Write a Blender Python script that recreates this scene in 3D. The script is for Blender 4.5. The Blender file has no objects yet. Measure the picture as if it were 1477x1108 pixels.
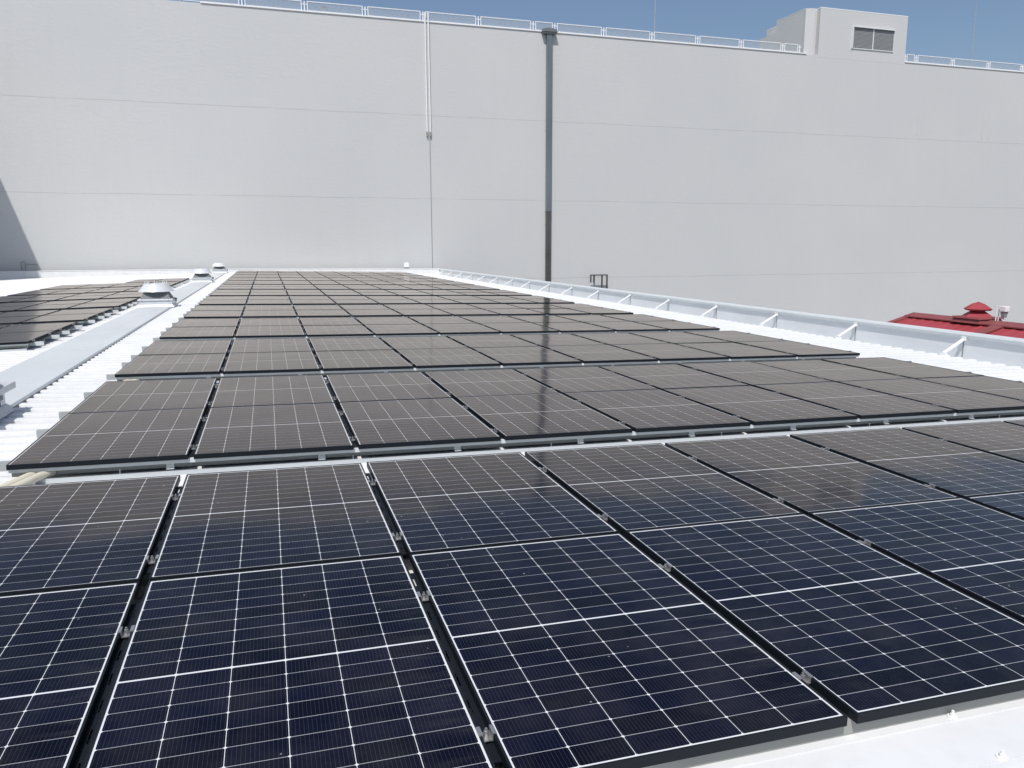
import bpy, bmesh, math, random
from mathutils import Vector, Matrix
random.seed(7)
scene = bpy.context.scene
C = scene.collection

# ---------------------------------------------------------------- camera
YAW, PITCH, ROLL = 0.30361684, -0.17607622, -0.0027343
cam_d = bpy.data.cameras.new('camera')
cam = bpy.data.objects.new('camera', cam_d); C.objects.link(cam)
fw = Vector((math.sin(YAW)*math.cos(PITCH), math.cos(YAW)*math.cos(PITCH), math.sin(PITCH)))
r0 = Vector((math.cos(YAW), -math.sin(YAW), 0)); u0 = r0.cross(fw)
rr = r0*math.cos(ROLL) + u0*math.sin(ROLL); uu = -r0*math.sin(ROLL) + u0*math.cos(ROLL)
M = Matrix((rr, uu, -fw)).transposed().to_4x4()
M.translation = Vector((1.75688, -1.85096, 1.44032))
cam.matrix_world = M
cam_d.sensor_width = 36; cam_d.lens = 36*1110.963/1477
cam_d.clip_start = 0.05; cam_d.clip_end = 5000
scene.camera = cam

# ---------------------------------------------------------------- light
LX, LY, LZ = 0.30, 0.55, -1.0                       # direction the sunlight travels
sunv = Vector((-LX, -LY, -LZ)).normalized()
EL = math.asin(sunv.z); AZ = math.atan2(sunv.x, sunv.y)
world = bpy.data.worlds.new('World'); scene.world = world
world.use_nodes = True
nt = world.node_tree; nt.nodes.clear()
sky = nt.nodes.new('ShaderNodeTexSky'); sky.sky_type = 'NISHITA'; sky.sun_disc = False
sky.sun_elevation = EL; sky.sun_rotation = AZ
sky.air_density = 1.0; sky.dust_density = 2.0; sky.ozone_density = 2.2
bg = nt.nodes.new('ShaderNodeBackground'); bg.inputs['Strength'].default_value = 0.106
wo = nt.nodes.new('ShaderNodeOutputWorld')
nt.links.new(sky.outputs[0], bg.inputs[0]); nt.links.new(bg.outputs[0], wo.inputs[0])
sd = bpy.data.lights.new('sun', 'SUN'); sd.energy = 3.85; sd.angle = math.radians(0.53); sd.color = (1.0, 0.965, 0.92)
sun = bpy.data.objects.new('sun', sd); C.objects.link(sun)
sun.rotation_euler = sunv.to_track_quat('Z', 'Y').to_euler(); sun.location = (-20, -30, 60)
scene.view_settings.view_transform = 'Standard'; scene.view_settings.look = 'None'
scene.view_settings.exposure = 0.0; scene.view_settings.gamma = 1.0
scene.cycles.max_bounces = 8

# ---------------------------------------------------------------- materials
def newmat(name):
    m = bpy.data.materials.new(name); m.use_nodes = True
    return m, m.node_tree, m.node_tree.nodes['Principled BSDF']

class G:                                             # tiny node-expression helper
    def __init__(s, nt): s.nt = nt
    def m(s, op, a, b=None, c=None):
        n = s.nt.nodes.new('ShaderNodeMath'); n.operation = op
        for i, v in enumerate((a, b, c)):
            if v is None: continue
            if isinstance(v, (int, float)): n.inputs[i].default_value = v
            else: s.nt.links.new(v, n.inputs[i])
        return n.outputs[0]
    def mix(s, f, a, b):
        n = s.nt.nodes.new('ShaderNodeMix'); n.data_type = 'RGBA'
        for k, v in ((0, f), (6, a), (7, b)):
            if isinstance(v, (int, float)): n.inputs[k].default_value = v
            elif isinstance(v, tuple): n.inputs[k].default_value = (*v, 1)
            else: s.nt.links.new(v, n.inputs[k])
        return n.outputs[2]
    def noise(s, vec, scale, detail=3, rough=.5):
        n = s.nt.nodes.new('ShaderNodeTexNoise'); n.inputs['Scale'].default_value = scale
        n.inputs['Detail'].default_value = detail; n.inputs['Roughness'].default_value = rough
        if vec is not None: s.nt.links.new(vec, n.inputs['Vector'])
        return n.outputs[0]
    def mapping(s, vec, scale=(1, 1, 1)):
        n = s.nt.nodes.new('ShaderNodeMapping'); n.inputs['Scale'].default_value = scale
        s.nt.links.new(vec, n.inputs[0]); return n.outputs[0]
    def geo(s): return s.nt.nodes.new('ShaderNodeNewGeometry').outputs['Position']
    def obj(s): return s.nt.nodes.new('ShaderNodeTexCoord').outputs['Object']
    def sep(s, v):
        n = s.nt.nodes.new('ShaderNodeSeparateXYZ'); s.nt.links.new(v, n.inputs[0]); return n.outputs
    def ramp(s, f, lo, hi):
        n = s.nt.nodes.new('ShaderNodeMapRange'); n.inputs[1].default_value = lo; n.inputs[2].default_value = hi
        s.nt.links.new(f, n.inputs[0]); return n.outputs[0]
    def bump(s, h, dist, strength=1.0):
        n = s.nt.nodes.new('ShaderNodeBump'); n.inputs['Distance'].default_value = dist
        n.inputs['Strength'].default_value = strength; s.nt.links.new(h, n.inputs['Height']); return n.outputs[0]

def paint(name, col, rough=.5, var=.06, scale=1.5, metal=0.0, stretch=(1, 1, 1), fine=0.0, bumpd=0.0, spec=.5):
    m, nt, b = newmat(name); g = G(nt)
    p = g.mapping(g.geo(), stretch)
    f = g.ramp(g.noise(p, scale, 5, .6), .3, .7)
    lo = tuple(c*(1-var) for c in col); hi = tuple(min(1, c*(1+var*.5)) for c in col)
    c = g.mix(f, lo, hi)
    if fine:
        f2 = g.ramp(g.noise(p, scale*14, 3), .45, .8)
        c = g.mix(g.m('MULTIPLY', f2, fine), c, tuple(x*.7 for x in col))
    nt.links.new(c, b.inputs['Base Color'])
    b.inputs['Roughness'].default_value = rough; b.inputs['Metallic'].default_value = metal
    b.inputs['Specular IOR Level'].default_value = spec
    if bumpd: nt.links.new(g.bump(g.noise(p, scale*5, 4), bumpd), b.inputs['Normal'])
    return m

WHITE = paint('white_roof_paint', (.76, .77, .775), .45, .07, 1.4, fine=.3, bumpd=.002)
FLASH = paint('worn_white_flashing', (.70, .712, .72), .5, .05, 1.0, fine=.16, bumpd=.001)
WHITE2 = paint('white_steel', (.80, .81, .81), .4, .04, 3)
PARA = paint('parapet_sheet', (.72, .745, .76), .42, .07, .8, stretch=(1, 1, 3), fine=.1)
LIPM = paint('coping_sheet', (.62, .66, .68), .35, .04, 1)
CAPM = paint('ridge_cap_sheet', (.60, .63, .645), .36, .09, .9, stretch=(1, .35, 1), fine=.12, bumpd=.001)
GALV = paint('galvanised_rail', (.42, .44, .44), .42, .08, 4, metal=.25)
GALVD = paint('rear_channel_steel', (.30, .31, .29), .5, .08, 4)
PLATE = paint('pale_blue_grey_sheet', (.50, .53, .545), .5, .06, 2)
RAILG = paint('pale_rail_steel', (.62, .65, .65), .4, .06, 4)
BLACK = paint('black_anodised_frame', (.011, .014, .019), .45, .1, 5, spec=.14)
SILVER = paint('silver_clamp', (.42, .42, .42), .35, .05, 20, metal=.7)
VENTW = paint('vent_white', (.60, .62, .64), .3, .08, 4, stretch=(2, 2, 1), fine=.1)
VENTD = paint('vent_mesh_grey', (.15, .17, .19), .5, .08, 30)
BEIGE = paint('beige_conduit', (.60, .57, .46), .45, .08, 8)
POLEM = paint('grey_steel_pole', (.19, .215, .23), .33, .14, 1.0, metal=.35, stretch=(1, 1, .3))
DARKM = paint('dark_grey_steel', (.075, .08, .08), .45, .1, 5)
LOUV = paint('louvre_grey', (.27, .285, .29), .45, .1, 6)
BACK = paint('white_backsheet', (.65, .65, .65), .6, .02, 2)
RAILW = paint('white_railing', (.82, .83, .84), .4, .03, 3)
RAILM = None
REDM = paint('red_roof_paint', (.34, .050, .060), .5, .12, 1.6, stretch=(1, 1, 1), fine=.15)
REDD = paint('red_trim', (.24, .066, .066), .55, .14, 3)
LOWP = paint('dark_lower_shaft', (.088, .093, .092), .38, .25, 1.2, metal=.25, stretch=(1, 1, .4))
HEADM = paint('pole_cap_steel', (.15, .165, .17), .4, .1, 3, metal=.3)
GROUNDM = paint('asphalt', (.26, .255, .245), .85, .3, .15, fine=.3)
DECK = paint('dark_bounce_cut_deck', (.22, .22, .22), .8, .15, .3)

def mat_wall():
    m, nt, b = newmat('white_wall_coating'); g = G(nt)
    pos = g.geo(); x, y, z = g.sep(pos)[:3]
    streak = g.noise(g.mapping(pos, (2.2, 2.2, .12)), 1.0, 5, .65)
    blot = g.noise(pos, .12, 4, .55)
    fine = g.noise(g.mapping(pos, (1, 1, 4)), 3.0, 4, .6)
    c = g.mix(g.ramp(blot, .3, .7), (.535, .546, .548), (.562, .570, .570))
    c = g.mix(g.m('MULTIPLY', g.ramp(streak, .52, .8), .22), c, (.50, .515, .515))
    c = g.mix(g.m('MULTIPLY', g.ramp(fine, .5, .8), .14), c, (.48, .49, .49))
    # horizontal lift joints in the coating, slightly wandering and broken
    wz = g.m('ADD', z, g.m('MULTIPLY', g.m('SUBTRACT', g.noise(g.mapping(pos, (1, 0, 0)), .25, 2), .5), .16))
    tot = None
    for zj in (10.40, 4.80, -0.87, -6.5):
        d = g.m('ABSOLUTE', g.m('SUBTRACT', wz, zj))
        l = g.m('LESS_THAN', d, .028)
        tot = l if tot is None else g.m('MAXIMUM', tot, l)
    brk = g.ramp(g.noise(g.mapping(pos, (1, 0, .2)), .5, 3), .30, .46)
    c = g.mix(g.m('MULTIPLY', g.m('MULTIPLY', tot, brk), .5), c, (.36, .37, .37))
    nt.links.new(c, b.inputs['Base Color']); b.inputs['Roughness'].default_value = .65
    nt.links.new(g.bump(g.noise(g.mapping(pos, (1.2, 1.2, 2.5)), 2.2, 5, .7), .012), b.inputs['Normal'])
    return m
WALLM = mat_wall()

PWC = 1.134
def mat_glass():
    m, nt, b = newmat('solar_cells_under_glass'); g = G(nt)
    o = g.obj(); X, Y, Z = g.sep(o)[:3]
    xs = g.m('DIVIDE', g.m('SUBTRACT', X, .0145), .18417)
    yy = g.m('SUBTRACT', .863, g.m('ABSOLUTE', g.m('SUBTRACT', Y, .863)))
    ys = g.m('DIVIDE', g.m('SUBTRACT', yy, .018), .09342)
    def edge(v, size):
        f = g.m('FRACT', v); return g.m('MULTIPLY', g.m('MINIMUM', f, g.m('SUBTRACT', 1.0, f)), size)
    dx = edge(xs, .18417); dy = edge(ys, .09342)
    colline = g.m('LESS_THAN', dx, .00105); rowline = g.m('LESS_THAN', dy, .0009)
    dia = g.m('LESS_THAN', g.m('ADD', dx, dy), .0068)
    out = g.m('MAXIMUM', g.m('MAXIMUM', g.m('LESS_THAN', xs, 0.0), g.m('GREATER_THAN', xs, 6.0)),
              g.m('MAXIMUM', g.m('LESS_THAN', ys, 0.0), g.m('GREATER_THAN', ys, 9.0)))
    white = g.m('MAXIMUM', g.m('MAXIMUM', colline, dia), out)
    fx = g.m('FRACT', g.m('MULTIPLY', xs, 14.0))
    bus = g.m('LESS_THAN', g.m('ABSOLUTE', g.m('SUBTRACT', fx, .5)), .030)
    # every cell a slightly different blue-black
    cell = nt.nodes.new('ShaderNodeCombineXYZ')
    nt.links.new(g.m('FLOOR', xs), cell.inputs[0])
    nt.links.new(g.m('FLOOR', g.m('DIVIDE', g.m('SUBTRACT', Y, .018), .09342)), cell.inputs[1])
    oi = nt.nodes.new('ShaderNodeObjectInfo'); nt.links.new(g.m('MULTIPLY', oi.outputs['Random'], 500.0), cell.inputs[2])
    wn = nt.nodes.new('ShaderNodeTexWhiteNoise'); wn.noise_dimensions = '3D'; nt.links.new(cell.outputs[0], wn.inputs['Vector'])
    c = g.mix(wn.outputs['Value'], (.0022, .0026, .0075), (.0038, .0048, .0170))
    c = g.mix(g.m('MULTIPLY', bus, .34), c, (.12, .13, .155))
    c = g.mix(g.m('MULTIPLY', rowline, .88), c, (.56, .58, .61))
    c = g.mix(white, c, (.66, .68, .70))
    dust = g.ramp(g.noise(g.geo(), 2.6, 7, .72), .42, .80)
    c = g.mix(g.m('MULTIPLY', dust, .045), c, (.36, .35, .33))
    # dried water marks collect towards the low side of each module
    edgew = g.ramp(X, PWC-.22, PWC)
    marks = g.ramp(g.noise(g.mapping(g.geo(), (1.2, 7, 1)), 2.2, 5, .7), .50, .72)
    c = g.mix(g.m('MULTIPLY', g.m('MULTIPLY', edgew, marks), .05), c, (.45, .44, .42))
    sp = g.m('GREATER_THAN', g.noise(g.geo(), 26.0, 2, .5), .775)
    c = g.mix(g.m('MULTIPLY', sp, .35), c, (.5, .5, .48))
    nt.nodes.remove(b)
    n1 = g.noise(g.geo(), .95, 1, .4)
    nb = g.bump(n1, .0108)
    df = nt.nodes.new('ShaderNodeBsdfDiffuse'); gs = nt.nodes.new('ShaderNodeBsdfGlossy')
    nt.links.new(c, df.inputs['Color']); gs.inputs['Color'].default_value = (1.0, .925, .85, 1)
    gs.inputs['Roughness'].default_value = .095
    mx = nt.nodes.new('ShaderNodeMixShader')
    nt.links.new(nb, gs.inputs['Normal'])
    # anti-reflective solar glass: little reflection face-on, steep rise towards grazing
    ge = nt.nodes.new('ShaderNodeNewGeometry'); dt = nt.nodes.new('ShaderNodeVectorMath'); dt.operation = 'DOT_PRODUCT'
    nt.links.new(ge.outputs['Incoming'], dt.inputs[0]); nt.links.new(nb, dt.inputs[1])
    cs = g.m('SUBTRACT', 1.0, g.m('ABSOLUTE', dt.outputs['Value']))
    refl = g.m('ADD', .016, g.m('MULTIPLY', .98, g.m('POWER', g.m('MAXIMUM', cs, 0.0), 5.4)))
    nt.links.new(refl, mx.inputs[0]); nt.links.new(df.outputs[0], mx.inputs[1]); nt.links.new(gs.outputs[0], mx.inputs[2])
    nt.links.new(mx.outputs[0], nt.nodes['Material Output'].inputs['Surface'])
    return m
GLASS = mat_glass()

def mat_mesh():
    m, nt, b = newmat('pale_railing_mesh')
    b.inputs['Base Color'].default_value = (.42, .46, .50, 1); b.inputs['Roughness'].default_value = .5
    b.inputs['Alpha'].default_value = .30
    return m
RAILM = mat_mesh()

# ---------------------------------------------------------------- mesh helpers
class MB:
    def __init__(s): s.bm = bmesh.new()
    def box(s, x0, x1, y0, y1, z0, z1, f=None):
        vs = [s.bm.verts.new((x, y, z)) for z in (z0, z1) for y in (y0, y1) for x in (x0, x1)]
        if f:
            for v in vs: v.co = Vector(f(*v.co))
        for q in ((0, 2, 3, 1), (4, 5, 7, 6), (0, 1, 5, 4), (2, 6, 7, 3), (0, 4, 6, 2), (1, 3, 7, 5)):
            s.bm.faces.new([vs[i] for i in q])
        return s
    def tube(s, a, b, r, n=10, r2=None):
        a = Vector(a); b = Vector(b); d = (b-a).normalized(); r2 = r if r2 is None else r2
        u = d.orthogonal().normalized(); v = d.cross(u)
        A = [s.bm.verts.new(a + (u*math.cos(t)+v*math.sin(t))*r) for t in [2*math.pi*i/n for i in range(n)]]
        B = [s.bm.verts.new(b + (u*math.cos(t)+v*math.sin(t))*r2) for t in [2*math.pi*i/n for i in range(n)]]
        for i in range(n):
            s.bm.faces.new((A[i], A[(i+1) % n], B[(i+1) % n], B[i]))
        s.bm.faces.new(A[::-1]); s.bm.faces.new(B)
        return s
    def bar(s, a, b, w, h):                                    # rectangular bar between two points, w along y
        a = Vector(a); b = Vector(b); d = (b-a).normalized()
        side = Vector((0, 1, 0)) if abs(d.y) < .9 else Vector((1, 0, 0)); up = side.cross(d).normalized()
        vs = []
        for p in (a, b):
            for su, sv in ((-1, -1), (1, -1), (1, 1), (-1, 1)):
                vs.append(s.bm.verts.new(p + side*su*w/2 + up*sv*h/2))
        for i in range(4): s.bm.faces.new((vs[i], vs[(i+1) % 4], vs[4+(i+1) % 4], vs[4+i]))
        s.bm.faces.new(vs[:4][::-1]); s.bm.faces.new(vs[4:]); return s
    def frust(s, cx, cy, z0, z1, a0, b0, a1, b1, n=4, cap=True):   # square (n=4) or round frustum, half sizes a,b
        L = []
        for z, a, b in ((z0, a0, b0), (z1, a1, b1)):
            if n == 4: pts = ((-a, -b), (a, -b), (a, b), (-a, b))
            else: pts = [(a*math.cos(2*math.pi*i/n), b*math.sin(2*math.pi*i/n)) for i in range(n)]
            L.append([s.bm.verts.new((cx+p[0], cy+p[1], z)) for p in pts])
        k = len(L[0])
        for i in range(k): s.bm.faces.new((L[0][i], L[0][(i+1) % k], L[1][(i+1) % k], L[1][i]))
        if cap: s.bm.faces.new(L[0][::-1]); s.bm.faces.new(L[1])
        return s
    def prism(s, prof, fa, fb):                                # profile points -> 3D through two functions
        A = [s.bm.verts.new(fa(*p)) for p in prof]; B = [s.bm.verts.new(fb(*p)) for p in prof]
        k = len(prof)
        for i in range(k): s.bm.faces.new((A[i], A[(i+1) % k], B[(i+1) % k], B[i]))
        s.bm.faces.new(A[::-1]); s.bm.faces.new(B); return s
    def build(s, name, mat, parent=None, loc=None, rot=None, smooth=False, bevel=0):
        bmesh.ops.recalc_face_normals(s.bm, faces=s.bm.faces)
        me = bpy.data.meshes.new(name); s.bm.to_mesh(me); s.bm.free(); me.materials.append(mat)
        if smooth:
            for p in me.polygons: p.use_smooth = True
        o = bpy.data.objects.new(name, me); C.objects.link(o)
        if parent: o.parent = parent
        if loc: o.location = loc
        if rot: o.rotation_euler = rot
        if bevel:
            md = o.modifiers.new('bevel', 'BEVEL'); md.width = bevel; md.segments = 2; md.limit_method = 'ANGLE'
        return o

def empty(name, label, cat, loc=(0, 0, 0), rot=(0, 0, 0), group=None):
    o = bpy.data.objects.new(name, None); C.objects.link(o); o.empty_display_size = .2
    o.location = loc; o.rotation_euler = rot
    o['label'] = label; o['category'] = cat
    if group: o['group'] = group
    return o
ORD = ['zeroth', 'first', 'second', 'third', 'fourth', 'fifth', 'sixth', 'seventh', 'eighth', 'ninth', 'tenth', 'eleventh',
       'twelfth', 'thirteenth', 'fourteenth', 'fifteenth', 'sixteenth', 'seventeenth', 'eighteenth', 'nineteenth', 'twentieth',
       'twenty-first', 'twenty-second', 'twenty-third', 'twenty-fourth', 'twenty-fifth', 'twenty-sixth']

S = 0.0198431
SA = math.atan(S)
def zr(x, dz=0.0): return -S*x + dz                   # right-hand roof plane (panel tops at dz = 0)
def zl(x, dz=0.0): return S*(x+1.15) + dz             # left-hand roof plane
RIB = -.145; VAL = -.225; END_Y = 52.2; START_Y = -7.0

# ---------------------------------------------------------------- setting: ground
gb = MB(); gb.box(-1500, 1500, -1500, 1500, -9.4, -9.0)
go = gb.build('ground', GROUNDM); go['kind'] = 'structure'

# ---------------------------------------------------------------- low building with the ribbed roof
hall = empty('warehouse', 'long low warehouse with white ribbed roof carrying the solar panels', 'building', (0, 20, -9))
def hb(mb, name, mat, **k):
    o = mb.build(name, mat, **k); o.parent = hall; o.matrix_parent_inverse = Matrix.Translation((0, -20, 9)); return o

def ribbed(x0, x1, zf, pitch=.262, y0=START_Y, y1=END_Y):
    bm = bmesh.new(); pts = []
    y = y0
    while y < y1:
        pts += [(y, VAL), (y+.095, VAL), (y+.112, RIB-.004), (y+.119, RIB), (y+.215, RIB), (y+.222, RIB-.004), (y+.239, VAL)]
        y += pitch
    A = [bm.verts.new((x0, p[0], zf(x0, p[1]))) for p in pts]; B = [bm.verts.new((x1, p[0], zf(x1, p[1]))) for p in pts]
    A2 = [bm.verts.new((x0, p[0], zf(x0, VAL-.03))) for p in pts]; B2 = [bm.verts.new((x1, p[0], zf(x1, VAL-.03))) for p in pts]
    for i in range(len(pts)-1):
        bm.faces.new((A[i], B[i], B[i+1], A[i+1]))
        bm.faces.new((B[i], B2[i], B2[i+1], B[i+1]))
        bm.faces.new((A[i], A[i+1], A2[i+1], A2[i]))
        bm.faces.new((A2[i], A2[i+1], B2[i+1], B2[i]))
    m = MB(); m.bm.free(); m.bm = bm; return m
XR = 12.75; XL = -17.0; PX = 13.33
hb(ribbed(-1.10, XR, zr), 'ribbed_roof', WHITE)
hb(ribbed(XL, -1.20, zl), 'ribbed_roof', WHITE)
# valley bolts / gutter
g_ = MB(); g_.box(XR-.25, PX+.1, START_Y, END_Y, -.66, -.60); g_.box(XR-.30, XR-.25, START_Y, END_Y, -.66, zr(XR-.3, VAL-.04))
hb(g_, 'gutter', PARA)
# ridge cap
cap = MB()
cap.prism([(-1.55, zl(-1.55, -.128)), (-1.535, -.098), (-1.15, -.086), (-.765, -.098), (-.75, -.125), (-.755, -.125), (-.772, -.108), (-1.15, -.096), (-1.53, -.108), (-1.545, -.13)],
          lambda x, z: (x, START_Y, z), lambda x, z: (x, END_Y, z))
hb(cap, 'ridge_cap', CAPM)
ft = MB()
y = START_Y
while y < END_Y:                                       # lap seams in the ridge cap
    ft.prism([(-1.552, -.126), (-1.537, -.0945), (-1.15, -.0825), (-.763, -.0945), (-.747, -.123), (-.753, -.123), (-.768, -.0975), (-1.15, -.0855), (-1.532, -.0975)],
             lambda x, z, y=y: (x, y, z), lambda x, z, y=y: (x, y+.035, z))
    y += 3.03
hb(ft, 'ridge_lap_seam', CAPM)
m = MB(); m.box(-.7475, -.742, START_Y, END_Y, -.18, -.130); m.box(-1.558, -1.5525, START_Y, END_Y, -.18, -.136); hb(m, 'cap_edge_shade', DARKM)  # dark strips painting the shade line beneath the cap edges
# side parapet: sheet face, coping with a slanted lip, braces
pf = MB(); pf.box(PX, PX+.10, START_Y, END_Y, -9.0, -.075)
para = hb(pf, 'side_parapet', PARA)
cp = MB(); cp.prism([(PX-.055, -.090), (PX-.045, -.062), (PX+.14, -.055), (PX+.14, -.13), (PX+.102, -.13), (PX+.102, -.075), (PX-.004, -.080), (PX-.004, -.155)],
                    lambda x, z: (x, START_Y, z), lambda x, z: (x, END_Y+.1, z))
co = cp.build('coping', LIPM); co.parent = para
br_me = None
for k in range(-4, 17):
    yb = 8.55 + 2.63*k
    if br_me is None:
        b = MB(); b.bar((-.47, 0, -.262), (-.035, 0, -.03), .06, .024); b.box(-.55, -.42, -.045, .045, -.292, -.272)
        b.box(-.06, -.005, -.04, .04, -.06, .02)
        bo = b.build('brace', WHITE2); br_me = bo.data
    else:
        bo = bpy.data.objects.new('brace', br_me); C.objects.link(bo)
    bo.parent = para; bo.location = (PX, yb, -.128)
# sheet laps on the parapet face
lap = None
for k in range(-4, 17):
    if lap is None: lap = MB().box(-.0045, -.001, -.011, .011, -.6, -.158).build('lap_joint', LOUV)
    else: lap = lap.copy(); C.objects.link(lap)
    lap.parent = para; lap.location = (PX, 8.59+2.63*k, 0)
# end parapet against the tall wall
ep = MB(); ep.prism([(52.22, -1.2), (52.22, .045), (52.20, .05), (52.20, .075), (52.46, .085), (52.46, -1.2)],
                    lambda y, z: (-17.0, y, z-.0), lambda y, z: (-1.15, y, z+.0))
ep.prism([(52.223, -1.2), (52.223, .045), (52.203, .05), (52.203, .075), (52.463, .085), (52.463, -1.2)],
         lambda y, z: (-1.15, y, z), lambda y, z: (PX+.1, y, z-(.13 if z > -1 else 0)))
epo = hb(ep, 'end_parapet', WHITE)
for k in range(-1, 12):
    xb = -14.6 + 1.94*k
    s = MB(); s.bar((xb+.25, 52.0, zl(xb, RIB+.02) if xb < -1.15 else zr(xb, RIB+.02)), (xb+.02, 52.19, -.02), .03, .03)
    so = s.build('brace', WHITE2); so.parent = epo
wl = MB(); wl.box(-17.1, -17.0, START_Y, 52.46, -9, .05); wl.box(-17, PX, START_Y-.1, START_Y, -9, -.1)
hb(wl, 'outer_wall', PARA)
# flat flashing in front of the first panel row, with bolts
fl = MB()
def sl(x, y, z): return (x, y, z - S*x)
FZ = -.094
fl.box(-.6, XR, -.215, .030, FZ-.006, FZ, sl); fl.box(-.6, XR, -.222, -.2155, FZ-.075, FZ-.001, sl); fl.box(-.6, XR, .0302, .052, FZ-.006, FZ+.002, sl)
fl.box(-.6, XR, -.42, -.2225, FZ-.080, FZ-.074, sl)
hb(fl, 'edge_flashing', FLASH)
m = MB()
for xs in (1.9, 4.93, 7.96, 10.99): m.box(xs, xs+.045, -.2155, .0305, FZ+.0003, FZ+.0022, sl); m.box(xs+.045, xs+.049, -.2155, .0305, FZ+.0003, FZ+.0012, sl)
o = hb(m, 'flashing_lap', FLASH)
m = MB(); m.box(-.6, XR, -.0060, -.0035, FZ+.0003, FZ+.0030, sl); hb(m, 'flashing_fold', FLASH)
bolt0 = None; x = .04
while x < 12.5:
    for yy, dx in ((.012, 0), (-.205, -.03)):
        if bolt0 is None:
            m = MB(); m.tube((0, 0, -.001), (0, 0, .005), .017, 14); m.tube((0, 0, .005), (0, 0, .015), .0085, 6); m.tube((0, 0, .015), (0, 0, .026), .005, 10)
            bolt0 = bo = m.build('flashing_bolt', WHITE2)
        else: bo = bolt0.copy(); C.objects.link(bo)
        bo.parent = hall; bo.matrix_parent_inverse = Matrix.Translation((0, -20, 9)); bo.location = (x+dx, yy, zr(x+dx, FZ))
    x += 1.30
# a strip of fixing bolts along the ribs near the gutter and the ridge
rb = MB()
y = START_Y + .167
while y < END_Y:
    for x in (-.62, 11.2, 12.5):
        z = zr(x, RIB); rb.tube((x, y, z), (x, y, z+.012), .012, 6)
    y += .262*2
fo = hb(rb, 'roof_screw', WHITE2); fo['kind'] = 'stuff'

# ---------------------------------------------------------------- solar panels
PW, PL, GXX, GYY, PITCH_Y = 1.134, 1.726, .03965, .010, 3.9586
DX = PW + GXX
def make_panel():
    t = empty('solar_panel', '', 'solar panel', group='dark solar panels laid in long rows on the roof')
    f = MB(); w = .0085
    prof = [(0, -.035), (0, 0), (w, 0), (w, -.0072), (.002, -.0074), (.002, -.033), (.025, -.033), (.025, -.035)]
    # frame ring built from the mitred profile
    bm = f.bm; rings = []
    for (cx, cy, sx, sy) in ((0, 0, 1, 1), (PW, 0, -1, 1), (PW, PL, -1, -1), (0, PL, 1, -1)):
        rings.append([bm.verts.new((cx+sx*p[0], cy+sy*p[0], p[1])) for p in prof])
    k = len(prof)
    for i in range(4):
        A, B = rings[i], rings[(i+1) % 4]
        for j in range(k): bm.faces.new((A[j], A[(j+1) % k], B[(j+1) % k], B[j]))
    f.build('frame', BLACK, t, bevel=0)
    gl = MB(); gl.box(w-.001, PW-w+.001, w-.001, PL-w+.001, -.0065, -.0030)
    gl.build('glass', GLASS, t)
    # dark slotted strip closing the seam on the right-hand side
    st = MB(); st.box(PW+.0008, PW+.012, .14, PL-.16, -.0345, -.0315); st.box(PW+.0195, PW+GXX-.0008, .14, PL-.16, -.0345, -.0315)
    y = .14
    while y < PL-.2:
        st.box(PW+.01205, PW+.01945, y, min(y+.09, PL-.16), -.0345, -.0315); y += .17
    st.build('seam_strip', BLACK, t)
    return t
def make_clamp(t):
    c = MB()
    c.box(PW-.0085, PW+.003, -.023, .023, .0005, .004); c.box(PW+GXX-.003, PW+GXX+.0085, -.023, .023, .0005, .004)
    c.box(PW+.002, PW+.0045, -.023, .023, -.022, .0038); c.box(PW+GXX-.0045, PW+GXX-.002, -.023, .023, -.022, .0038)
    c.box(PW+.0046, PW+GXX-.0046, -.023, .023, -.022, -.018)
    c.tube((PW+GXX/2, 0, -.018), (PW+GXX/2, 0, .001), .0085, 6); c.tube((PW+GXX/2, 0, .001), (PW+GXX/2, 0, .010), .0045, 8)
    return c.build('clamp', SILVER, t, loc=(0, .25, 0))
proto = make_panel(); clamp0 = make_clamp(proto)
used = [False]
def dup(src, parent, name=None):
    c = src.copy(); C.objects.link(c); c.parent = parent; return c
def place_panel(x, y, z, side, label, clamps):
    if not used[0]:
        t = proto; used[0] = True
        kids = [o for o in C.objects if o.parent == t and o is not clamp0]
        c2 = dup(clamp0, t); c2.location = (0, 1.26, 0)
    else:
        t = proto.copy(); C.objects.link(t)
        for ch in [o for o in proto.children if o.name.split('.')[0] in ('frame', 'glass', 'seam_strip')]: dup(ch, t)
        if clamps:
            for yy in (.25, 1.26):
                c = dup(clamp0, t); c.location = (0, yy, 0)
    t['label'] = label
    t.location = (x, y, z)
    t.rotation_euler = (random.gauss(0, .0012), side*SA + random.gauss(0, .0010), 0)
    return t
for b in range(13):
    for r in range(2):
        for c in range(9):
            x = c*DX; y = b*PITCH_Y + r*(PL+GYY)
            t = place_panel(x, y, zr(x), 1, '%s solar panel from the ridge in the %s panel line from the camera, right array' % (ORD[c+1], ORD[b*2+r+1]), b < 6)
            if b == 0 and r == 1:                     # these modules sit a touch low at the back
                q = .0075 if c < 2 else .003
                t.rotation_euler.x -= q; t.location.z += q*PL/2
LX0 = -1.95
for b in range(7):
    for r in range(2):
        for c in range(4 if b < 6 else 2):
            x = LX0 - PW - c*DX; y = 12.05 + b*PITCH_Y + r*(PL+GYY)
            place_panel(x, y, zl(x), -1, '%s solar panel from the ridge in the %s panel line from the camera, left array' % (ORD[c+1], ORD[b*2+r+1]), b < 2)

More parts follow.
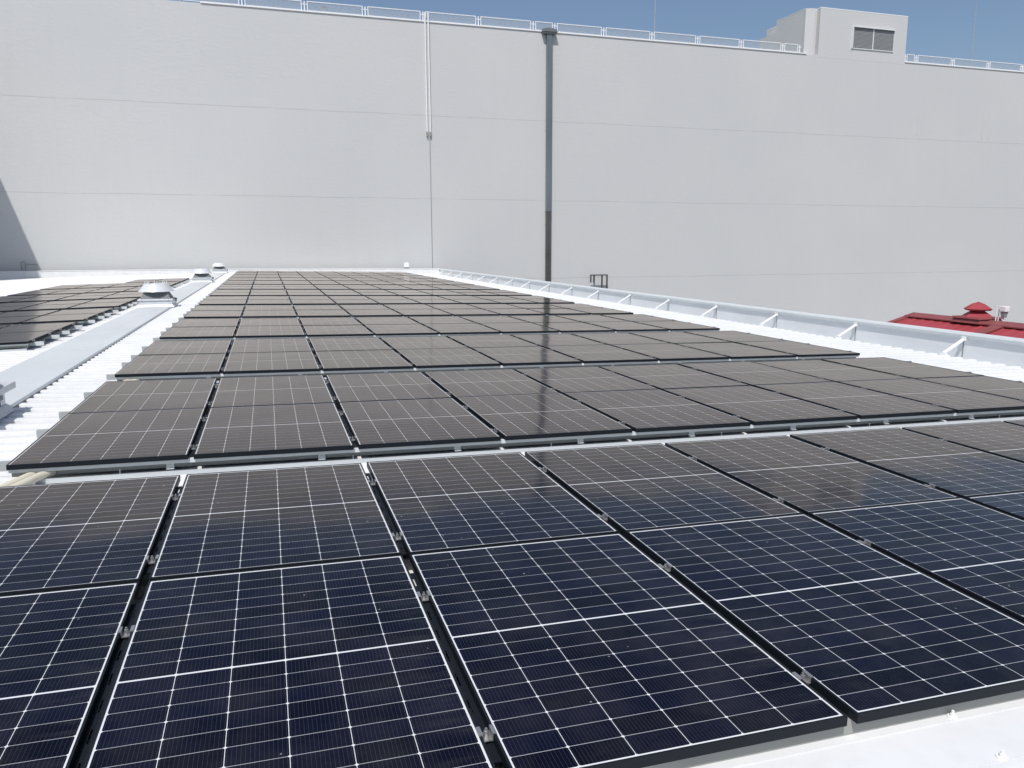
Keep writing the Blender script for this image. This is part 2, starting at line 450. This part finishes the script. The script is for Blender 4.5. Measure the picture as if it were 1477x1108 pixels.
# ---------------------------------------------------------------- mounting frames under each block
brk0 = stud0 = None
def mount(x0, x1, yb, zf, label, near, side):
    t = empty('mounting_frame', label, 'panel mounting frame', (x0, yb, zf(x0)), (0, side*SA, 0), 'steel frames under the solar panels')
    L = x1 - x0
    def F(mb, n, m): return mb.build(n, m, t)
    first = side > 0 and yb < .1
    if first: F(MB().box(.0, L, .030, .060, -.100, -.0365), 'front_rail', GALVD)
    else:
        F(MB().box(.0, L, .022, .060, -.064, -.0365), 'front_rail', RAILG)
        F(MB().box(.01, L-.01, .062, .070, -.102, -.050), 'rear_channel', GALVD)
        F(MB().prism([(0, -.16), (0, -.113), (.006, -.113), (.006, -.16)], lambda y, z: (.02, y, z), lambda y, z: (L-.02, y, z)), 'added_upstand', PLATE)  # added upstand like a rib side, catches sun for the gap's pale strip
    e0, e1 = (-.13, .05) if side > 0 else (-.02, .17)
    for yy in (.25, 1.26, 1.992, 3.002):
        F(MB().box(e0, L+e1, yy-.022, yy+.022, -.100, -.0365), 'mounting_rail', GALV if side > 0 else RAILG)
    if near and not first:
        global brk0, stud0
        k = 0
        while 1.01+1.063*k < L:
            if brk0 is None:
                m = MB(); m.box(-.026, .026, .046, .0615, -.108, -.0645); m.box(-.026, .026, .030, .046, -.108, -.103); m.tube((0, .046, -.085), (0, .040, -.085), .008, 6)
                o = brk0 = F(m, 'bracket', RAILG)
            else: o = brk0.copy(); C.objects.link(o); o.parent = t
            o.location = (1.01+1.063*k, 0, 0); k += 1
        k = 0
        while .68+1.63*k < L:
            if stud0 is None:
                m = MB(); m.tube((0, .0, RIB), (0, .0, RIB+.055), .006, 8); m.frust(0, .0, RIB, RIB+.02, .02, .02, .011, .011, 10)
                o = stud0 = F(m, 'stud', RAILG)
            else: o = stud0.copy(); C.objects.link(o); o.parent = t
            o.location = (.68+1.63*k, .055, 0); k += 1
    if near:
        rs = random.Random(int(yb*10)); m = MB(); ys = [.25, 1.26, 1.992, 3.002]; xe = .035 if side > 0 else L-.035
        for ya, yc in zip(ys[:-1], ys[1:]):
            sag = rs.uniform(.015, .045); p = [Vector((xe+rs.uniform(-.01, .01), ya+(yc-ya)*k/8, -.048-sag*math.sin(math.pi*k/8))) for k in range(9)]
            for a, c in zip(p[:-1], p[1:]): m.tube(a, c, .0035, 6)
        F(m, 'cable', DARKM)
    m = MB(); x = .3
    while x < L:
        for yy in (.25, 1.26, 1.992, 3.002): m.box(x-.03, x+.03, yy-.03, yy+.03, RIB+.001, -.1005)
        x += 1.063
    F(m, 'support_foot', WHITE2)
    return t
for b in range(13):
    mount(0, 9*DX-GXX, b*PITCH_Y, zr, 'grey steel rails under the %s block of panels from the camera, right array' % ORD[b+1], b < 6, 1)
for b in range(7):
    n = 4 if b < 6 else 2
    x0 = LX0 - n*DX + GXX
    mount(x0, LX0, 12.05+b*PITCH_Y, zl, 'grey steel rails under the %s block of panels from the camera, left array' % ORD[b+1], b < 3, -1)

# ---------------------------------------------------------------- beige conduits from under the blocks
def conduit(x, y, n, label, short=False):
    t = empty('conduit', label, 'conduit', (x, y, zr(x, RIB)), group='beige conduits coming out from under the panel blocks')
    for k in range(n):
        m = MB(); d = k*.075
        pts = [(.42+d, .34-d*.3, .06), (.12+d, .10, .06), (.02+d, -.02, .055), (-.10+d, -.20, .03), (-.28+d, -.42, .025), (-.42+d, -.50, .02)]
        if short: pts = pts[:3]
        for a, c in zip(pts[:-1], pts[1:]):
            m.tube(a, c, .027, 18)
            m.frust(c[0], c[1], c[2]-.02, c[2]+.02, .02, .02, .02, .02, 10)
        m.build('pipe', BEIGE, t, smooth=False)
        m = MB()
        a = Vector(pts[1]); c = Vector(pts[2]); dd = (c-a).normalized()
        m.tube(a+dd*.05, a+dd*.058, .029, 18)
        m.build('pipe_joint', DARKM, t)
    return t
conduit(.10, 3.98, 2, 'pair of beige conduits bending out from under the second panel block')
conduit(.08, 3.96+PITCH_Y, 2, 'small beige conduits at the left corner of the third panel block', True)

# ---------------------------------------------------------------- ridge ventilators
def vent(yf, label, fl=.435):
    cx, cy = -1.15, yf+.40
    t = empty('roof_ventilator', label, 'roof ventilator', (cx, cy, -.10), group='white roof ventilators in a line on the ridge')
    m = MB(); m.frust(0, 0, -.02, .055, .47, .47, .42, .42); m.frust(0, 0, .055, .16, .41, .41, .41, .41); m.build('curb', VENTW, t, bevel=.004)
    m = MB()
    if fl > .45: m.frust(0, 0, .161, .20, .415, .415, fl, fl); m.frust(0, 0, .2001, .262, fl, fl, fl, fl)
    else: m.frust(0, 0, .161, .198, .435, .435, .425, .425)
    for i in range(4):
        for sy in (-1, 1): m.tube((-.33+.22*i, sy*(fl+.001), .19), (-.33+.22*i, sy*(fl+.01), .19), .008, 6)
    m.build('flange', VENTW, t, bevel=.003)
    m = MB(); m.frust(0, 0, .1985, .40, .37, .37, .27, .27, 4); m.build('neck', VENTD, t)
    m = MB()
    for i in range(6): m.frust(0, 0, .215+i*.03, .221+i*.03, .375-i*.015, .375-i*.015, .372-i*.015, .372-i*.015, 4)
    m.build('slat', LOUV, t)
    m = MB(); m.frust(0, 0, .385, .40, .455, .455, .445, .445, 40); m.frust(0, 0, .4005, .585, .445, .445, .30, .30, 40); m.frust(0, 0, .586, .60, .30, .30, .22, .22, 40)
    m.build('hood', VENTW, t)
    m = MB()
    for i in range(8):
        a = 2*math.pi*(i+.3)/8; m.tube((.27*math.cos(a), .27*math.sin(a), .57), (.27*math.cos(a), .27*math.sin(a), .665), .014, 8)
    m.build('bolt', VENTW, t)
    m = MB(); m.box(.42, .50, -.05, .05, .16, .20); m.tube((.47, 0, .1), (.47, 0, .20), .02, 8); m.build('lug', VENTD, t)
    return t
vent(5.80, 'nearest white ridge ventilator, cut off by the left edge of the photo', .49)
vent(20.64, 'white hooded ridge ventilator standing largest in full view on the grey ridge cap')
vent(36.2, 'second most distant white ventilator on the ridge cap')
vent(51.0-.9, 'smallest, most distant white ventilator beside the far wall')

# ---------------------------------------------------------------- small box at the far corner of the roof
t = empty('junction_box', 'small white box with dark underside on the far roof corner', 'junction box', (11.02, 52.33, .0))
MB().box(-.18, .18, -.05, .05, .06, .33).build('housing', WHITE2, t, bevel=.01)
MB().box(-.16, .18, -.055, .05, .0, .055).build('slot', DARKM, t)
MB().box(-.13, .13, -.02, .05, .335, .40).build('cover', WHITE2, t)

# ---------------------------------------------------------------- the tall white building
WY = 53.0; TOP = 16.5
bld = empty('tall_building', 'huge windowless white building wall filling the background', 'building', (20, WY, -9))
def bb(mb, name, mat, parent=None, **k):
    o = mb.build(name, mat, **k)
    if parent is None: o.parent = bld; o.matrix_parent_inverse = Matrix.Translation((-20, -WY, 9))
    else: o.parent = parent; o.matrix_parent_inverse = Matrix.Identity(4)
    return o
m = MB(); m.box(-60, 110, WY, WY+45, -9, TOP-.04); bb(m, 'wall', WALLM)
m = MB(); m.box(-59.8, 109.8, WY+.3, WY+44.8, TOP-.039, TOP-.01); bb(m, 'bounce_cut_deck', DECK)  # unseen dark roof slab, added to cut bounce onto the penthouse side
m = MB(); m.box(-1.35, 43.5, WY-.06, WY+.25, TOP-.039, TOP+.04); m.box(53.24, 110, WY-.06, WY+.25, TOP-.039, TOP+.04)
bb(m, 'coping', WHITE2)
m = MB(); m.box(12.985, 13.035, WY-.012, WY-.001, -.06, 9.3); bb(m, 'vertical_joint', LOUV)
# penthouse
m = MB(); m.box(44.62, 53.22, WY-.004, WY+7.0, TOP-.2, 20.0); ph = bb(m, 'penthouse', WALLM)
m = MB(); m.box(43.45, 44.616, WY+.40, WY+4.0, TOP-.038, 19.92)
m.prism([(43.42, .399), (43.42, .22), (44.12, .01), (44.12, .399)], lambda x, y: (x, WY+y, TOP-.038), lambda x, y: (x, WY+y, 19.92))
bb(m, 'stair_tower', WALLM)
m = MB(); m.box(44.61, 53.23, WY-.012, WY+7.01, 20.001, 20.06); m.box(43.44, 44.60, WY+.40, WY+4.01, 19.921, 19.96); bb(m, 'parapet_trim', WHITE2)
m = MB(); m.box(43.46, 52.0, WY+4.01, WY+6.3, TOP-.038, 19.05); bb(m, 'rear_annex', WALLM)
m = MB(); m.bar((39.4, WY+2.5, TOP+.02), (41.3, WY+2.5, TOP+.75), .1, .16); bb(m, 'sloping_strut', LOUV)
w = empty('louvre_window', '', ''); del w['label']; del w['category']; w.parent = bld; w.location = (49.85-20, -.005, 18.02+9)
m = MB(); m.box(-2.08, 2.08, -.16, -.001, .775, .83); m.box(-2.08, 2.08, -.06, -.001, -.85, -.80); m.box(-2.08, -2.04, -.16, -.001, -.799, .774); m.box(2.04, 2.08, -.05, -.001, -.799, .774); m.box(-.04, .04, -.05, -.001, -.799, .774)
m.build('frame', PARA, w)
for x0, x1 in ((-2.038, -.042), (.042, 2.038)):
    m = MB(); m.box(x0, x1, -.004, -.0015, -.79, .77)
    for i in range(16):
        z = -.78+i*.0965; m.box(x0, x1, -.035, -.0045, z, z+.05, lambda x, y, zz: (x, y, zz+(y+.02)*1.2))
    m.build('louvre', LOUV, w)
m = MB(); m.box(-2.038, 2.038, -.03, -.0045, .70, .773); m.build('head_shadow', DARKM, w)  # dark strip painted as the shadow under the louvre head
# twin conduits
m = MB()
for x in (12.81, 13.035): m.box(x-.04, x+.04, WY-.13, WY-.05, 9.30, 17.05)
cd = bb(m, 'wall_conduit', WHITE2)
m = MB()
for x in (12.81, 13.035): m.frust(x, WY-.09, 9.0, 9.30, .04, .05, .06, .05)
bb(m, 'conduit_outlet', GALVD)
m = MB()
for x in (12.81, 13.035):
    for z in (10.5, 12.2, 13.9, 15.6): m.box(x-.06, x+.06, WY-.05, WY-.001, z, z+.05)
bb(m, 'conduit_strap', WHITE2)
# small rendered patches on the wall at the right
for x in (55.1, 62.2, 62.9):
    m = MB(); m.box(x, x+.14, WY-.02, WY-.001, 10.7, 12.7); bb(m, 'wall_strip', WALLM)
# projecting wing, out of frame to the left: casts the shadow on the wall
wing = empty('building_wing', 'projecting white wing whose shadow falls across the left of the wall', 'building', (-30, 46, -9))
o = MB().box(-48, -16.62, 42.7, WY-.002, -9, TOP).build('wall', WALLM); o.parent = wing; o.matrix_parent_inverse = Matrix.Translation((30, -46, 9))
o = MB().box(-48, -16.6, 42.65, WY-.003, TOP+.001, TOP+.05).build('coping', WHITE2); o.parent = wing; o.matrix_parent_inverse = Matrix.Translation((30, -46, 9))

# ---------------------------------------------------------------- roof railings on top of the wall
def railing(xs, label, end_short=None):
    t = empty('roof_railing', label, 'railing', (xs[0], WY+.12, TOP+.04))
    X0 = xs[0]
    for i in range(len(xs)-1):
        a, b = xs[i]-X0, xs[i+1]-X0
        a2, b2 = a+.16, b-.16
        m = MB(); h = .62
        m.box(a2, b2, -.025, .025, h-.05, h); m.box(a2, b2, -.02, .02, .03, .06)
        m.box(a2, a2+.05, -.024, .024, 0, h-.051); m.box(b2-.05, b2, -.024, .024, 0, h-.051)
        p = m.build('railing_panel', RAILW, t)
        m = MB(); m.box(a2+.051, b2-.051, -.004, .004, .061, h-.051); m.build('mesh_infill', RAILM, p)
    for x in xs:
        m = MB(); x -= X0; m.box(x-.035, x+.035, -.03, .03, 0, .60); m.box(x-.15, x+.15, -.012, .012, .40, .44); m.build('post', RAILW, t)
    return t
railing([-10.6, -6.7, -2.75, 1.12, 4.95, 8.85, 12.72, 16.60, 20.62, 22.25, 26.05, 29.95, 33.80, 37.60, 41.37, 42.95],
        'long white framed railing on the wall top left of the penthouse')
railing([53.36, 54.5, 58.4, 62.34, 66.2, 70.1, 74.0], 'short white framed railing on the wall top right of the penthouse')
t = empty('roof_vent_post', 'small grey louvred post behind the roof railing', 'vent', (6.30, 54.2, TOP-.04))
MB().box(-.13, .13, -.1, .1, 0, .72).build('housing', LOUV, t)
MB().box(-.17, .17, -.13, .13, .721, .78).build('cover', LOUV, t)
def antenna(x, y, h, label):
    t = empty('lightning_rod', label, 'lightning rod', (x, y, TOP-.04), group='thin rods on the tall roof')
    MB().tube((0, 0, 0), (0, 0, h*.5), .035, 8).build('lower_tube', GALV, t)
    MB().tube((0, 0, h*.5), (0, 0, h), .022, 8).build('upper_tube', GALV, t)
antenna(30.4, WY+.6, 5.5, 'thin lightning rod rising left of the penthouse')
antenna(60.9, WY+.6, 7.0, 'thin lightning rod rising right of the penthouse')

# ---------------------------------------------------------------- tall steel pole in front of the wall
t = empty('steel_pole', 'tall square grey steel pole with a flat cap in front of the wall', 'pole', (21.73, WY-.165, -9))
m = MB(); m.box(-.19, .19, -.14, .14, 13.0, 16.45+9); m.build('shaft', POLEM, t, bevel=.03)
m = MB(); m.box(-.186, .186, -.136, .136, 0, 12.999); m.build('lower_shaft', LOWP, t, bevel=.03)  # lower length of the shaft, darker than the length above
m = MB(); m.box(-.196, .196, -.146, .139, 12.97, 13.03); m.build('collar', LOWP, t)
m = MB(); m.frust(0, 0, 25.28, 25.42, .42, .20, .54, .24); m.frust(0, 0, 25.421, 25.60, .56, .26, .50, .22); m.frust(0, 0, 25.601, 25.72, .50, .22, .10, .08)
m.build('cap', HEADM, t)
m = MB()
for z in (12, 15.5, 18.7, 22.5): m.box(-.19, .19, .141, .164, z, z+.08)
m.build('wall_bracket', POLEM, t)

# ---------------------------------------------------------------- ladder handrail on the wall
t = empty('ladder_handrail', 'dark steel ladder handrail loop against the wall beyond the parapet', 'handrail', (25.72, WY-.5, -3))
H = 2.37
m = MB()
m.box(-.70, .72, -.04, .04, H-.09, H)
m.box(-.71, -.61, -.035, .035, H-.60, H-.091); m.box(-.35, -.25, .18, .27, H-.62, H-.091)
m.box(.21, .32, -.04, .04, 0, H-.091); m.box(.62, .73, -.04, .04, 0, H-.091)
m.box(-.33, -.28, .031, .20, H-.12, H-.07); m.build('tube_loop', DARKM, t)
m = MB()
for i in range(5): m.box(.321, .619, -.02, .02, .1+i*.3, .13+i*.3)
m.build('rung', DARKM, t)

# ---------------------------------------------------------------- red roofed building beyond the parapet
RX, RZ, RY0, RY1 = 19.0, -.43, 2.0, 15.42
red = empty('red_roofed_building', 'low building with dark red ribbed gable roof beyond the white parapet', 'building', (RX, 8, -9))
def rb_(mb, name, mat):
    o = mb.build(name, mat); o.parent = red; o.matrix_parent_inverse = Matrix.Translation((-RX, -8, 9)); return o
SL = .27
m = MB()
for s in (-1, 1):
    W = 4.2
    y = RY0; pts = []
    while y < RY1-.05:
        pts += [(y, 0), (y+.12, 0), (y+.135, .010), (y+.235, .010), (y+.25, 0)]; y += .3
    pts.append((RY1, 0))
    A = [m.bm.verts.new((RX, p[0], RZ-.03+p[1])) for p in pts]; B = [m.bm.verts.new((RX+s*W, p[0], RZ-.03-SL*W+p[1])) for p in pts]
    for i in range(len(pts)-1): m.bm.faces.new((A[i], A[i+1], B[i+1], B[i]))
rb_(m, 'roof', REDM)
m = MB(); m.prism([(RX-.32, RZ-.075), (RX-.32, RZ-.045), (RX, RZ+.035), (RX+.32, RZ-.045), (RX+.32, RZ-.075), (RX, RZ+.005)],
                  lambda x, z: (x, RY0, z), lambda x, z: (x, RY1+.02, z))
rb_(m, 'ridge_cap', REDD)
m = MB()
for s in (-1, 1): m.prism([(RX, RZ+.02), (RX+s*4.25, RZ+.02-SL*4.25), (RX+s*4.25, RZ-.12-SL*4.25), (RX, RZ-.12)], lambda x, z: (x, RY1-.12, z), lambda x, z: (x, RY1+.05, z))
rb_(m, 'verge_trim', REDD)
m = MB(); m.bar((RX-.05, 12.5, RZ+.005), (RX-4.1, 12.5, RZ+.005-SL*4.05), .32, .03); rb_(m, 'valley_flashing', REDD)
m = MB(); m.prism([(RX-4, RZ-SL*4-.04), (RX, RZ-.04), (RX+4, RZ-SL*4-.04), (RX+4, -9), (RX-4, -9)], lambda x, z: (x, RY0+.1, z), lambda x, z: (x, RY1-.15, z))
rb_(m, 'wall', PARA)
t = empty('red_ventilator', 'red hexagonal ventilator with peaked hood on the red roof ridge', 'roof ventilator', (RX, 13.38, RZ))
m = MB(); m.frust(0, 0, -.06, .05, .40, .42, .36, .38); m.frust(0, 0, .051, .09, .40, .42, .38, .40); m.build('base', REDD, t)
m = MB(); m.frust(0, 0, .091, .23, .36, .38, .16, .17, 6); m.build('neck', REDM, t)
m = MB(); m.frust(0, 0, .2305, .245, .165, .17, .165, .17, 6); m.build('throat', DARKM, t)
m = MB(); m.frust(0, 0, .246, .285, .29, .29, .33, .33, 6); m.frust(0, 0, .2855, .41, .33, .33, .15, .15, 6); m.frust(0, 0, .4105, .46, .15, .15, .02, .02, 6); m.build('hood', REDM, t)
t = empty('floodlight', 'small white floodlight on twin stems beside the red ventilator', 'floodlight', (RX, 12.66, RZ))
m = MB(); m.tube((-.02, .17, 0), (-.02, .17, .42), .014, 8); m.tube((-.02, .10, 0), (-.02, .10, .42), .012, 8); m.tube((0, -.03, 0), (0, -.03, .2), .014, 8); m.build('stem', WHITE2, t)
m = MB(); m.frust(0, -.03, .27, .40, .07, .085, .07, .085); m.build('housing', WHITE2, t, bevel=.01)
m = MB(); m.frust(0, -.03, .12, .269, .04, .04, .06, .06); m.build('reflector', LOUV, t)

t = empty('grab_rail', 'small dark pipe grab rail on the shaded left corner of the wall', 'handrail', (-12.35, WY-.2, -.3))
m = MB()
for x in (-.33, -.10): m.tube((x, 0, 0), (x, 0, .88), .022, 8)
m.tube((-.33, 0, .88), (-.10, 0, .95), .022, 8); m.build('upright', LOUV, t)
m = MB(); m.tube((-.10, 0, .78), (.50, 0, .74), .022, 8); m.tube((.50, 0, .74), (.50, .19, .74), .022, 8); m.build('arm', LOUV, t)
